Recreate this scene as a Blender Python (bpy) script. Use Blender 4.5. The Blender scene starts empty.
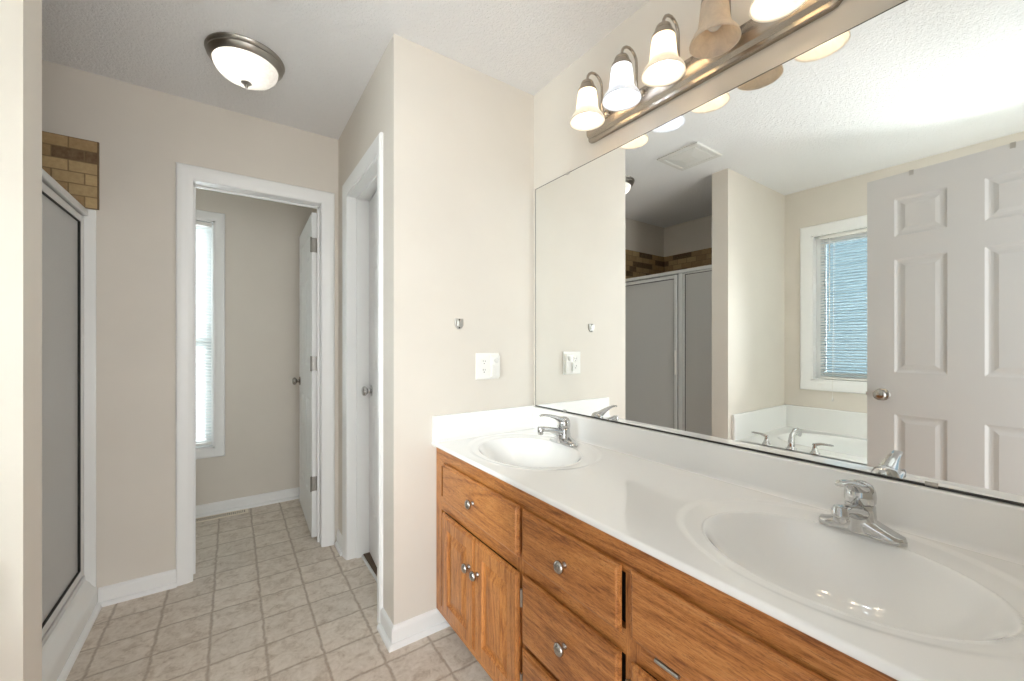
import bpy, bmesh, math, random
from mathutils import Vector, Matrix
S = bpy.context.scene
COL = S.collection
R = math.radians

# ------------------------------------------------------------------ camera
cd = bpy.data.cameras.new('camera')
cam = bpy.data.objects.new('camera', cd); COL.objects.link(cam)
cam.location = (0, 0, 1.2026)
cam.rotation_euler = (R(90), 0, R(-34.77))
cd.sensor_fit = 'HORIZONTAL'; cd.sensor_width = 36.0
cd.lens = 402.94 / 1024 * 36.0
cd.shift_y = 3.5 / 1024
cd.clip_start = 0.01
S.camera = cam

# ------------------------------------------------------------------ world, lights, exposure
wd = bpy.data.worlds.new('world'); S.world = wd; wd.use_nodes = True
bg = wd.node_tree.nodes['Background']
bg.inputs[0].default_value = (0.93, 0.97, 1.0, 1); bg.inputs[1].default_value = 0.85
S.view_settings.view_transform = 'Standard'; S.view_settings.look = 'None'
S.view_settings.gamma = 1; S.view_settings.use_curve_mapping = False
S.view_settings.exposure = 0.80
BULB_POWER = 29.0

def area(name, loc, rot, sx, sy, energy, col):
    l = bpy.data.lights.new(name, 'AREA'); l.shape = 'RECTANGLE'; l.size = sx; l.size_y = sy
    l.energy = energy; l.color = col
    o = bpy.data.objects.new(name, l); COL.objects.link(o); o.location = loc; o.rotation_euler = rot
    o['kind'] = 'helper'
    return o
# added fill light in the unseen room behind the open entry doorway
area('doorway_fill_light', (0.25, -1.9, 1.05), (R(97), 0, 0), 2.4, 1.8, 46, (0.98, 0.99, 1.0))
# daylight arriving at the tub and far windows, plus an added tub fill
area('tub_window_daylight', (-2.8, 0.8, 3.3), (0, R(-48), 0), 1.2, 2.2, 30, (1.0, 0.99, 0.975))
area('tub_fill_light', (-1.72, 0.21, 1.66), (0, R(-66), 0), 1.05, 0.5, 100, (0.98, 0.99, 1.0))  # added fill light outside the made-up bare window
area('far_window_daylight', (-0.37, 4.3, 1.5), (R(-90), 0, 0), 1.2, 2.0, 42, (0.97, 0.98, 1.0))

cy = S.cycles
cy.max_bounces = 12; cy.diffuse_bounces = 6; cy.glossy_bounces = 6; cy.transmission_bounces = 6
cy.transparent_max_bounces = 12
cy.sample_clamp_indirect = 6.0; cy.blur_glossy = 0.5
cy.use_denoising = True

# ------------------------------------------------------------------ measured room
W = 1.234          # mirror wall
A = 0.5286         # closet side wall
B = 1.588          # closet front wall (outlet wall)
C = 2.606          # far wall
D = 3.545          # back wall of the far room
XL = -1.326        # outer wall
H = 2.44
T = 0.115
YE = -0.045        # entry wall
SY0, SY1, SX = 1.4624, 1.579, -0.412   # stub wall by the shower
ZC = 0.792         # counter top

# ------------------------------------------------------------------ helpers
ORG = {}
class MB:
    def __init__(s): s.bm = bmesh.new()
    def face(s, pts):
        return s.bm.faces.new([s.bm.verts.new(p) for p in pts])
    def box(s, lo, hi, bevel=0, seg=2):
        x0, y0, z0 = [min(a, b) for a, b in zip(lo, hi)]; x1, y1, z1 = [max(a, b) for a, b in zip(lo, hi)]
        v = [s.bm.verts.new(p) for p in ((x0,y0,z0),(x1,y0,z0),(x1,y1,z0),(x0,y1,z0),(x0,y0,z1),(x1,y0,z1),(x1,y1,z1),(x0,y1,z1))]
        f = [s.bm.faces.new([v[i] for i in q]) for q in ((0,3,2,1),(4,5,6,7),(0,1,5,4),(1,2,6,5),(2,3,7,6),(3,0,4,7))]
        if bevel:
            e = list({e for q in f for e in q.edges})
            bmesh.ops.bevel(s.bm, geom=e, offset=bevel, segments=seg, affect='EDGES', profile=0.5)
        return s
    def loft(s, rings, closed=True, cap0=True, cap1=True):
        vs = [[s.bm.verts.new(p) for p in r] for r in rings]
        n = len(vs[0])
        for a, b in zip(vs, vs[1:]):
            for i in range(n if closed else n - 1):
                j = (i + 1) % n
                s.bm.faces.new((a[i], a[j], b[j], b[i]))
        if closed and cap0: s.bm.faces.new(vs[0][::-1])
        if closed and cap1: s.bm.faces.new(vs[-1])
        return s
    def lathe(s, prof, o=(0,0,0), axis='Z', n=32, cap0=True, cap1=True, sx=1, sy=1):
        rings = []
        for r, h in prof:
            r = max(r, 1e-5); ring = []
            for k in range(n):
                t = 2*math.pi*k/n; a, b = r*math.cos(t)*sx, r*math.sin(t)*sy
                if axis == 'Z': p = (a, b, h)
                elif axis == 'X': p = (h, a, b)
                else: p = (b, h, a)
                ring.append((o[0]+p[0], o[1]+p[1], o[2]+p[2]))
            rings.append(ring)
        return s.loft(rings, True, cap0, cap1)
    def tube(s, pts, rad, n=12, flat=None):
        pts = [Vector(p) for p in pts]
        if not isinstance(rad, (list, tuple)): rad = [rad]*len(pts)
        rings = []; prev = None
        for i, p in enumerate(pts):
            t = (pts[min(i+1, len(pts)-1)] - pts[max(i-1, 0)]).normalized()
            if prev is None:
                up = Vector((0,0,1)) if abs(t.z) < .9 else Vector((0,1,0))
                u = t.cross(up).normalized()
            else: u = (prev - t*prev.dot(t)).normalized()
            prev = u; w = t.cross(u)
            r = rad[i]; ru, rw = (r if isinstance(r, tuple) else (r, r))
            rings.append([p + u*ru*math.cos(2*math.pi*k/n) + w*rw*math.sin(2*math.pi*k/n) for k in range(n)])
        return s.loft(rings)
    def prism(s, prof, axis, a, b):
        def P(q, t):
            return {'X': (t, q[0], q[1]), 'Y': (q[0], t, q[1]), 'Z': (q[0], q[1], t)}[axis]
        return s.loft([[P(q, a) for q in prof], [P(q, b) for q in prof]])
    def panel(s, frame, u0, u1, v0, v1, steps):
        """nested rectangles: steps = [(inset, depth)], frame(u, v, d) -> point; last one is filled"""
        vs = []
        for ins, d in steps:
            vs.append([s.bm.verts.new(frame(u, v, d)) for u, v in ((u0+ins, v0+ins), (u1-ins, v0+ins), (u1-ins, v1-ins), (u0+ins, v1-ins))])
        for a, b in zip(vs, vs[1:]):
            for i in range(4): s.bm.faces.new((a[i], a[(i+1)%4], b[(i+1)%4], b[i]))
        s.bm.faces.new(vs[-1])
        return s
    def build(s, name, mat, parent=None, smooth=False, weld=True, angle=None):
        if weld: bmesh.ops.remove_doubles(s.bm, verts=s.bm.verts, dist=1e-5)
        bmesh.ops.recalc_face_normals(s.bm, faces=s.bm.faces)
        org = ORG.get(parent.name, Vector()) if parent else Vector()
        if parent: bmesh.ops.translate(s.bm, verts=s.bm.verts, vec=-org)
        me = bpy.data.meshes.new(name); s.bm.to_mesh(me); s.bm.free()
        for m in (mat if isinstance(mat, (list, tuple)) else [mat]): me.materials.append(m)
        o = bpy.data.objects.new(name, me); COL.objects.link(o)
        if parent: o.parent = parent
        ORG[o.name] = org
        if smooth:
            for p in me.polygons: p.use_smooth = True
            if angle:
                me.set_sharp_from_angle(angle=R(angle))
        return o

def tag(o, label, cat, group=None, kind=None):
    o['label'] = label; o['category'] = cat
    if group: o['group'] = group
    if kind: o['kind'] = kind
    return o
def thing(name, label, cat, loc=(0,0,0), group=None, kind=None):
    o = bpy.data.objects.new(name, None); COL.objects.link(o); o.empty_display_size = .05
    o.location = loc; ORG[o.name] = Vector(loc)
    return tag(o, label, cat, group, kind)
def copy_tree(o, parent=None):
    c = o.copy(); COL.objects.link(c); ORG[c.name] = ORG.get(o.name, Vector())
    if parent: c.parent = parent
    for ch in list(o.children): copy_tree(ch, c)
    return c
def struct(o, label, cat): return tag(o, label, cat, None, 'structure')

# ------------------------------------------------------------------ materials
def srgb(r, g, b):
    f = lambda c: c/12.92 if c <= .04045 else ((c+.055)/1.055)**2.4
    return (f(r/255), f(g/255), f(b/255), 1)
class NT:
    def __init__(s, name):
        s.m = bpy.data.materials.new(name); s.m.use_nodes = True
        s.t = s.m.node_tree; s.p = s.t.nodes['Principled BSDF']; s.out = s.t.nodes['Material Output']
    def n(s, typ, **kw):
        o = s.t.nodes.new(typ)
        for k, v in kw.items(): setattr(o, k, v)
        return o
    def l(s, a, b): s.t.links.new(a, b)
    def math(s, op, a, b=None, c=None):
        o = s.n('ShaderNodeMath', operation=op)
        for i, v in enumerate((a, b, c)):
            if v is None: continue
            if isinstance(v, (int, float)): o.inputs[i].default_value = v
            else: s.l(v, o.inputs[i])
        return o.outputs[0]
    def coord(s, scale=(1,1,1), kind='Object'):
        tc = s.n('ShaderNodeTexCoord'); mp = s.n('ShaderNodeMapping'); mp.inputs['Scale'].default_value = scale
        s.l(tc.outputs[kind], mp.inputs['Vector']); return mp.outputs[0]
    def noise(s, vec, scale, detail=4, rough=.55, dist=0):
        o = s.n('ShaderNodeTexNoise'); s.l(vec, o.inputs['Vector'])
        o.inputs['Scale'].default_value = scale; o.inputs['Detail'].default_value = detail
        o.inputs['Roughness'].default_value = rough; o.inputs['Distortion'].default_value = dist
        return o.outputs['Fac']
    def ramp(s, fac, stops, interp='LINEAR'):
        o = s.n('ShaderNodeValToRGB'); o.color_ramp.interpolation = interp
        e = o.color_ramp.elements
        while len(e) < len(stops): e.new(.5)
        for el, (p, c) in zip(e, stops): el.position = p; el.color = c
        s.l(fac, o.inputs[0]); return o.outputs[0]
    def mix(s, fac, a, b, blend='MIX'):
        o = s.n('ShaderNodeMix', data_type='RGBA', blend_type=blend)
        for sock, v in ((o.inputs[0], fac), (o.inputs[6], a), (o.inputs[7], b)):
            if isinstance(v, (int, float)): sock.default_value = v
            elif isinstance(v, tuple): sock.default_value = v
            else: s.l(v, sock)
        return o.outputs[2]
    def bump(s, hgt, strength, dist=.001):
        o = s.n('ShaderNodeBump'); o.inputs['Strength'].default_value = strength; o.inputs['Distance'].default_value = dist
        s.l(hgt, o.inputs['Height']); s.l(o.outputs[0], s.p.inputs['Normal'])
    def base(s, v):
        if isinstance(v, tuple): s.p.inputs['Base Color'].default_value = v
        else: s.l(v, s.p.inputs['Base Color'])
    def set(s, **kw):
        for k, v in kw.items(): s.p.inputs[k.replace('_', ' ')].default_value = v
        return s
def plain(name, col, rough=.5, metal=0, bump=None, spec=None, coat=0):
    m = NT(name); m.base(col); m.set(Roughness=rough, Metallic=metal)
    if spec is not None: m.p.inputs['Specular IOR Level'].default_value = spec
    if coat: m.p.inputs['Coat Weight'].default_value = coat; m.p.inputs['Coat Roughness'].default_value = .05
    v = m.coord()
    if bump:
        m.bump(m.noise(v, bump[0], 5), bump[1], bump[2])
    return m.m

PAINT = (221, 214, 204)
def mk_wall():
    m = NT('beige_wall_paint'); v = m.coord()
    n = m.noise(v, 3, 3)
    m.base(m.ramp(n, [(.3, srgb(*[c-2 for c in PAINT])), (.7, srgb(*[c+2 for c in PAINT]))])); m.set(Roughness=.6)
    m.p.inputs['Specular IOR Level'].default_value = .3
    m.bump(m.noise(v, 240, 3), .15, .0006); return m.m
def mk_ceiling():
    m = NT('textured_ceiling_paint'); v = m.coord()
    n1 = m.noise(v, 78, 4, .6, .6); n2 = m.noise(v, 170, 3)
    h = m.math('ADD', m.math('MULTIPLY', n1, 1.0), m.math('MULTIPLY', n2, .35))
    m.base(srgb(240, 239, 239)); m.set(Roughness=.85); m.p.inputs['Specular IOR Level'].default_value = .2
    m.bump(h, .9, .0065); return m.m
def mk_floor():
    m = NT('vinyl_tile_floor'); v = m.coord()
    wob = m.n('ShaderNodeTexNoise'); m.l(v, wob.inputs['Vector']); wob.inputs['Scale'].default_value = 22; wob.inputs['Detail'].default_value = 3
    sub = m.n('ShaderNodeVectorMath', operation='SUBTRACT'); m.l(wob.outputs['Color'], sub.inputs[0]); sub.inputs[1].default_value = (.5,.5,.5)
    sc = m.n('ShaderNodeVectorMath', operation='SCALE'); m.l(sub.outputs[0], sc.inputs[0]); sc.inputs['Scale'].default_value = .016
    add = m.n('ShaderNodeVectorMath', operation='ADD'); m.l(v, add.inputs[0]); m.l(sc.outputs[0], add.inputs[1])
    sep = m.n('ShaderNodeSeparateXYZ'); m.l(add.outputs[0], sep.inputs[0])
    g = .1835
    ux = m.math('DIVIDE', m.math('SUBTRACT', sep.outputs[0], .110), g); uy = m.math('DIVIDE', m.math('SUBTRACT', sep.outputs[1], 2.068), g)
    def edge(u):
        f = m.math('FRACT', u); return m.math('MINIMUM', f, m.math('SUBTRACT', 1, f))
    e = m.math('MINIMUM', edge(ux), m.math('MULTIPLY', edge(uy), 1.08))
    grout = m.ramp(e, [(.012, (1,1,1,1)), (.042, (0,0,0,1))])
    cell = m.n('ShaderNodeCombineXYZ'); m.l(m.math('FLOOR', ux), cell.inputs[0]); m.l(m.math('FLOOR', uy), cell.inputs[1])
    wn = m.n('ShaderNodeTexWhiteNoise', noise_dimensions='3D'); m.l(cell.outputs[0], wn.inputs['Vector'])
    off = m.n('ShaderNodeVectorMath', operation='ADD'); m.l(v, off.inputs[0]); m.l(wn.outputs['Color'], off.inputs[1])
    n1 = m.noise(off.outputs[0], 20, 6, .7, .7); n2 = m.noise(v, 70, 4, .6)
    mot = m.math('ADD', m.math('MULTIPLY', n1, .75), m.math('MULTIPLY', n2, .25))
    tile = m.ramp(mot, [(.34, srgb(184,167,150)), (.48, srgb(213,201,187)), (.62, srgb(227,217,205))])
    tint = m.math('ADD', .95, m.math('MULTIPLY', wn.outputs['Value'], .08))
    tc = m.n('ShaderNodeVectorMath', operation='SCALE'); m.l(tile, tc.inputs[0]); m.l(tint, tc.inputs['Scale'])
    gr = m.ramp(n2, [(.35, srgb(170,154,138)), (.65, srgb(188,174,159))])
    m.base(m.mix(grout, tc.outputs[0], gr)); m.set(Roughness=.42)
    m.p.inputs['Specular IOR Level'].default_value = .35
    m.bump(m.math('SUBTRACT', m.math('MULTIPLY', mot, .4), grout), .35, .002); return m.m
def mk_oak(name, grain):
    m = NT(name)
    sc = {'Y': (9, .8, 9), 'Z': (9, 9, .8)}[grain]
    v = m.coord(sc); oi = m.n('ShaderNodeObjectInfo')
    off = m.n('ShaderNodeVectorMath', operation='ADD'); m.l(v, off.inputs[0])
    s3 = m.n('ShaderNodeMath', operation='MULTIPLY'); m.l(oi.outputs['Random'], s3.inputs[0]); s3.inputs[1].default_value = 17.0
    cb = m.n('ShaderNodeCombineXYZ'); m.l(s3.outputs[0], cb.inputs[0]); m.l(s3.outputs[0], cb.inputs[1]); m.l(s3.outputs[0], cb.inputs[2])
    m.l(cb.outputs[0], off.inputs[1]); v = off.outputs[0]
    big = m.noise(v, .9, 3, .5, .8)
    band = m.math('FRACT', m.math('MULTIPLY', big, 9))
    band = m.math('ABSOLUTE', m.math('SUBTRACT', band, .5))
    fine = m.noise(v, 24, 5, .72); pores = m.noise(v, 60, 3, .8)
    f = m.math('ADD', m.math('MULTIPLY', band, .42), m.math('MULTIPLY', fine, .8))
    c = m.ramp(f, [(.32, srgb(128,72,32)), (.43, srgb(172,108,52)), (.56, srgb(192,126,66)), (.76, srgb(208,148,88))])
    p = m.ramp(pores, [(.38, (1,1,1,1)), (.47, (0,0,0,1))])
    m.base(m.mix(m.math('MULTIPLY', p, .7), c, srgb(116,66,28))); m.set(Roughness=.38)
    m.p.inputs['Coat Weight'].default_value = .25; m.p.inputs['Coat Roughness'].default_value = .25
    m.bump(fine, .12, .001); return m.m
def mk_brick():
    m = NT('tumbled_stone_tile'); tc = m.n('ShaderNodeTexCoord'); sep = m.n('ShaderNodeSeparateXYZ'); m.l(tc.outputs['Object'], sep.inputs[0])
    cmb = m.n('ShaderNodeCombineXYZ')
    m.l(m.math('ADD', m.math('ADD', sep.outputs[0], sep.outputs[1]), .003), cmb.inputs[0]); m.l(m.math('SUBTRACT', sep.outputs[2], 1.818), cmb.inputs[1])
    sp = m.n('ShaderNodeSeparateXYZ'); m.l(cmb.outputs[0], sp.inputs[0])
    row = m.math('DIVIDE', sp.outputs[1], .0513); fr_ = m.math('FLOOR', row)
    u = m.math('ADD', m.math('DIVIDE', sp.outputs[0], .1025), m.math('MULTIPLY', m.math('FRACT', m.math('MULTIPLY', fr_, .5)), 1.0))
    cc = m.n('ShaderNodeCombineXYZ'); m.l(m.math('ADD', m.math('FLOOR', u), 7.0), cc.inputs[0]); m.l(m.math('ADD', fr_, 23.0), cc.inputs[1])
    wn = m.n('ShaderNodeTexWhiteNoise', noise_dimensions='2D'); m.l(cc.outputs[0], wn.inputs['Vector'])
    def ed(t, k):
        f = m.math('FRACT', t); return m.math('MULTIPLY', m.math('MINIMUM', f, m.math('SUBTRACT', 1, f)), k)
    eg = m.math('MINIMUM', ed(u, .1025), ed(row, .0513))
    gm = m.ramp(eg, [(.0012, (1,1,1,1)), (.0024, (0,0,0,1))])
    col = m.ramp(wn.outputs['Value'], [(0, srgb(92,64,38)), (.28, srgb(178,148,104)), (.45, srgb(196,168,122)), (.65, srgb(166,136,94)), (.82, srgb(186,160,116))], 'CONSTANT')
    n = m.noise(tc.outputs['Object'], 60, 5, .65)
    col = m.mix(.22, col, m.ramp(n, [(.3, srgb(110,82,48)), (.7, srgb(205,180,138))]), 'MIX')
    m.base(m.mix(gm, col, srgb(128,104,72))); m.set(Roughness=.6)
    m.bump(m.math('SUBTRACT', m.math('MULTIPLY', n, .4), gm), .6, .003); return m.m
def mk_glass():
    m = NT('window_glass'); t = m.n('ShaderNodeBsdfTransparent'); t.inputs[0].default_value = (.93,.97,.97,1)
    g = m.n('ShaderNodeBsdfGlossy'); g.inputs['Roughness'].default_value = .02
    fr = m.n('ShaderNodeFresnel'); fr.inputs[0].default_value = 1.45
    mx = m.n('ShaderNodeMixShader'); m.l(fr.outputs[0], mx.inputs[0]); m.l(t.outputs[0], mx.inputs[1]); m.l(g.outputs[0], mx.inputs[2])
    m.l(mx.outputs[0], m.out.inputs[0]); return m.m
def mk_obscure():
    m = NT('obscure_shower_glass'); m.base(srgb(200,199,197)); m.set(Roughness=.32)
    v = m.coord(); m.p.inputs['Transmission Weight'].default_value = .1; m.p.inputs['IOR'].default_value = 1.3
    m.bump(m.noise(v, 190, 2), .5, .002); return m.m
def mk_shade(name, col, emit=0, ecol=(1,.93,.82,1)):
    m = NT(name); v = m.coord(); n = m.noise(v, 38, 4, .6, 1.5)
    c = m.ramp(n, [(.3, tuple(x*.86 for x in col[:3])+(1,)), (.7, col)])
    d = m.n('ShaderNodeBsdfDiffuse'); t = m.n('ShaderNodeBsdfTranslucent'); g = m.n('ShaderNodeBsdfGlossy'); g.inputs['Roughness'].default_value = .25
    m.l(c, d.inputs[0]); m.l(c, t.inputs[0])
    a = m.n('ShaderNodeMixShader'); a.inputs[0].default_value = .5; m.l(d.outputs[0], a.inputs[1]); m.l(t.outputs[0], a.inputs[2])
    b = m.n('ShaderNodeMixShader'); b.inputs[0].default_value = .06; m.l(a.outputs[0], b.inputs[1]); m.l(g.outputs[0], b.inputs[2])
    last = b.outputs[0]
    if emit:                                   # lamp glass glowing with its own bulb
        e = m.n('ShaderNodeEmission'); e.inputs[0].default_value = ecol; e.inputs[1].default_value = emit
        ad = m.n('ShaderNodeAddShader'); m.l(last, ad.inputs[0]); m.l(e.outputs[0], ad.inputs[1]); last = ad.outputs[0]
    m.l(last, m.out.inputs[0]); return m.m
def mk_emit(name, col, strength):
    m = NT(name); m.base((.8,.8,.8,1)); m.p.inputs['Emission Color'].default_value = col; m.p.inputs['Emission Strength'].default_value = strength
    m.coord(); return m.m
def mk_slat(name, col, tr=.4):
    m = NT(name); m.coord()
    d = m.n('ShaderNodeBsdfDiffuse'); t = m.n('ShaderNodeBsdfTranslucent'); d.inputs[0].default_value = col; t.inputs[0].default_value = col
    a = m.n('ShaderNodeMixShader'); a.inputs[0].default_value = tr; m.l(d.outputs[0], a.inputs[1]); m.l(t.outputs[0], a.inputs[2])
    m.l(a.outputs[0], m.out.inputs[0]); return m.m
def mk_siding():
    m = NT('blue_lap_siding'); v = m.coord(); n = m.noise(v, 30, 3)
    m.base(m.ramp(n, [(.3, srgb(146,168,180)), (.7, srgb(158,180,191))])); m.set(Roughness=.7); return m.m

M = dict(
    wall=mk_wall(), ceiling=mk_ceiling(), floor=mk_floor(), oakY=mk_oak('oak_grain_lengthwise', 'Y'), oakZ=mk_oak('oak_grain_upright', 'Z'),
    brick=mk_brick(), glass=mk_glass(), obscure=mk_obscure(),
    trim=plain('white_trim_paint', srgb(240,240,239), .35, bump=(60, .06, .001)),
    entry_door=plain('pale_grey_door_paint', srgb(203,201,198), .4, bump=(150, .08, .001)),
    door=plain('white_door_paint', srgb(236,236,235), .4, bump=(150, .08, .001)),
    marble=plain('white_cultured_marble', srgb(247,246,244), .12, bump=(3, .02, .001), coat=.4),
    acrylic=plain('white_acrylic', srgb(238,238,236), .22),
    chrome=plain('chrome', (.62,.62,.62,1), .08, 1),
    nickel=plain('satin_nickel', srgb(178,174,168), .22, 1),
    brushed=plain('brushed_nickel', srgb(176,166,154), .27, 1),
    pewter=plain('aged_pewter', srgb(172,168,162), .3, 1, bump=(40, .2, .002)),
    alu=plain('silver_aluminium', srgb(222,222,221), .42, .65),
    seal=plain('black_rubber_seal', srgb(28,27,26), .6),
    mirror=plain('mirror_silver', (.93,.945,.935,1), 0.0, 1),
    edge=plain('dark_mirror_edge', srgb(60,58,55), .4),
    dark=plain('cabinet_shade', srgb(40,36,32), .8),
    kick=plain('toe_kick_wood', srgb(92,62,36), .6),
    plastic=plain('white_plastic', srgb(238,236,231), .35),
    slot=plain('dark_slot', srgb(50,48,46), .6),
    hinge=plain('dull_hinge_steel', srgb(150,146,140), .4, 1),
    steel=plain('zinc_steel', srgb(190,187,182), .35, 1),
    grille=plain('painted_grille', srgb(224,222,218), .5),
    register=plain('tan_register_metal', srgb(228,217,200), .45),
    slat_blue_lit=mk_slat('blue_light_tinted_slat', srgb(206,216,221), .35), slat=mk_slat('white_blind_slat', srgb(236,240,240)),  # tub blind: white slats with the blue outdoor light put into their colour
    shade=mk_shade('alabaster_glass', srgb(250,244,234), .08), shade_cool=mk_shade('cool_lit_alabaster_glass', srgb(246,247,250), .08, (.93,.96,1,1)), shade_off=mk_shade('unlit_alabaster_glass', srgb(252,240,224)),
    bowl=mk_shade('frosted_bowl_glass', srgb(246,245,242)),
    warm=mk_emit('warm_bulb', (1.0,.84,.64,1), BULB_POWER), cool=mk_emit('daylight_bulb', (.86,.93,1.0,1), BULB_POWER*.9),
    ceil_bulb=mk_emit('ceiling_bulb', (1.0,.95,.88,1), 22),
    bulb_off=plain('frosted_bulb_glass', srgb(235,230,222), .3), siding=mk_siding(),
    closet_carpet=plain('brown_carpet', srgb(104,88,74), .95, bump=(300, .5, .004)),
)

# ------------------------------------------------------------------ room shell
m = MB(); m.box((XL-.25, -3.2, -.06), (W+T, D+T, 0)); f = m.build('floor', M['floor']); struct(f, 'beige vinyl floor patterned in square stone-look tiles', 'floor')
m = MB(); m.box((XL-T, YE-T, H), (W+T, D+T, H+.08)); struct(m.build('ceiling', M['ceiling']), 'white textured ceiling over the whole bathroom', 'ceiling')

def wall_x(x0, x1, y0, y1, holes=(), z1=H):       # slab thick in X, running along Y; holes (ya, yb, za, zb)
    m = MB(); y = y0
    for ya, yb, za, zb in sorted(holes):
        if ya > y: m.box((x0, y, 0), (x1, ya, z1))
        if za > 0: m.box((x0, ya, 0), (x1, yb, za))
        m.box((x0, ya, zb), (x1, yb, z1)); y = yb
    if y < y1: m.box((x0, y, 0), (x1, y1, z1))
    return m
def wall_y(y0, y1, x0, x1, holes=(), z1=H):
    m = MB(); x = x0
    for xa, xb, za, zb in sorted(holes):
        if xa > x: m.box((x, y0, 0), (xa, y1, z1))
        if za > 0: m.box((xa, y0, 0), (xb, y1, za))
        m.box((xa, y0, zb), (xb, y1, z1)); x = xb
    if x < x1: m.box((x, y0, 0), (x1, y1, z1))
    return m
# openings
FD = (-.184, .450, 0, 2.050)       # far doorway (rough)
CDR = (1.778, 2.378, 0, 2.035)     # closet doorway
TW = (.545, 1.274, .913, 2.063)    # tub window
TB = (.030, .395, .913, 2.063)       # added opening to light the tub, unseen behind the open door
FW = (-.66, -.100, .462, 2.075)    # far room window
ED = (-.235, .56, 0, 2.06)         # entry doorway
struct(wall_x(W, W+T, YE-T, D+T).build('wall_right', M['wall']), 'beige wall behind the vanity and its long mirror', 'wall')
struct(wall_y(B, B+T, A, W).build('wall_closet_front', M['wall']), 'beige wall at the end of the vanity with the outlet on it', 'wall')
struct(wall_x(A, A+T, B+T, C, [CDR]).build('wall_closet_side', M['wall']), 'beige side wall with the narrow white closet door', 'wall')
struct(wall_y(C, C+T, XL, W, [FD]).build('wall_far', M['wall']), 'beige far wall with the cased doorway to the next room', 'wall')
struct(wall_y(SY0, SY1, XL, SX).build('wall_stub', M['wall']), 'short beige stub wall between the shower and the tub', 'wall')
struct(wall_x(XL-T, XL, YE-T, C+T, [TW, TB]).build('wall_left', M['wall']), 'beige outer wall behind tub and shower, seen in the mirror', 'wall')
struct(wall_y(YE-T, YE, XL, W, [ED]).build('wall_entry', M['wall']), 'beige entry wall beside the open six-panel door', 'wall')
struct(wall_y(D, D+T, -1.0, .75, [FW]).build('wall_far_room_back', M['wall']), 'beige back wall of the small far room with its narrow window', 'wall')
struct(wall_x(-1.0-T, -1.0, C+T, D+T).build('wall_far_room_left', M['wall']), 'beige left wall of the small far room', 'wall')
struct(wall_x(.60, .60+T, C+T, D).build('wall_far_room_right', M['wall']), 'beige right wall of the small far room behind its open door', 'wall')

# ---- casings: profile across width w, thickness t
CAS = [(0, 0), (0, .010), (.006, .016), (.018, .017), (.030, .0145), (.044, .0135), (.055, .010), (.062, .008), (.068, .006), (.068, 0)]
def casing(name, axis, plane, sgn, a0, a1, z0, z1, label, w=.068, sill=False, jamb=0):
    """mitred casing around an opening a0..a1, z0..z1 in the plane axis=plane, facing sgn"""
    k = w/.068; m = MB()
    def P(a, d, z): return (plane+sgn*d, a, z) if axis == 'X' else (a, plane+sgn*d, z)
    def ring(corner):
        a, z, da, dz = corner
        return [P(a+da*(w-q*k), d, z+dz*(w-q*k)) for q, d in CAS]
    if sill: cs = [(a0, z0, -1, -1), (a0, z1, -1, 1), (a1, z1, 1, 1), (a1, z0, 1, -1), (a0, z0, -1, -1)]
    else: cs = [(a0, z0, -1, 0), (a0, z1, -1, 1), (a1, z1, 1, 1), (a1, z0, 1, 0)]
    rings = [ring(c) for c in cs]
    if sill: m.loft(rings, True, False, False)
    else: m.loft(rings)
    o = m.build(name, M['trim'], smooth=True, angle=28); return struct(o, label, 'door casing' if not sill else 'window casing')
def jamb(name, axis, p0, p1, a0, a1, z1, parent, stop=None, t=.018, z0=0, sill=False, mat='trim'):
    m = MB()
    def bx(a, b, z, zz, q0=p0, q1=p1):
        lo, hi = ((q0, a, z), (q1, b, zz)) if axis == 'X' else ((a, q0, z), (b, q1, zz)); m.box(lo, hi)
    bx(a0-.002, a0+t-.002, z0, z1); bx(a1-t+.002, a1+.002, z0, z1); bx(a0, a1, z1-t+.002, z1+.002)
    if sill: bx(a0, a1, z0-.002, z0+t)
    if stop:
        s0, s1 = stop
        bx(a0+t-.002, a0+t+.008, z0, z1-t, s0, s1); bx(a1-t-.008, a1-t+.002, z0, z1-t, s0, s1); bx(a0+t, a1-t, z1-t-.008, z1-t+.002, s0, s1)
    return m.build(name, M[mat], parent)
# far doorway
tr = casing('trim_1', 'Y', C, -1, -.163, .437, 0, 2.039, 'white casing around the far doorway, beside the shower')
jamb('door_jamb', 'Y', C-.002, C+T+.002, -.184, .450, 2.050, tr, (C+.072, C+.084))
tr = casing('trim_2', 'X', A, -1, 1.790, 2.366, 0, 2.038, 'white casing around the closet doorway', w=.066)
jamb('door_jamb', 'X', A-.002, A+T+.002, 1.778, 2.378, 2.038, tr, (A+.045, A+.074))
tr = casing('trim_3', 'Y', YE, 1, -.225, .555, 0, 2.055, 'white casing around the entry doorway behind the camera')
jamb('door_jamb', 'Y', YE-T-.002, YE+.002, -.235, .56, 2.06, tr)
# baseboards with shoe moulding
BBP = [(0, 0), (.012, 0), (.012, .068), (.010, .074), (.005, .080), (0, .082)]
SHP = [(.012, 0), (.027, 0), (.027, .004), (.025, .012), (.018, .018), (.012, .019)]
def baseboard(name, runs, label):
    b = MB(); s = MB()
    for axis, plane, sgn, a, c, ea, ec in runs:      # ea, ec: mitre factor at both ends
        for mb, prof in ((b, BBP), (s, SHP)):
            def P(q, t, e):
                t2 = t + e*q[0]
                return (plane+sgn*q[0], t2, q[1]) if axis == 'X' else (t2, plane+sgn*q[0], q[1])
            mb.loft([[P(q, a, ea) for q in prof], [P(q, c, ec) for q in prof]])
    o = b.build(name, M['trim']); s.build('shoe_molding', M['trim'], o)
    return struct(o, label, 'baseboard')
baseboard('baseboard_closet', [('Y', B, -1, A, .78, -1, 0), ('X', A, -1, B, 1.725, -1, 0)], 'white baseboard wrapping the closet corner beside the vanity')
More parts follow.
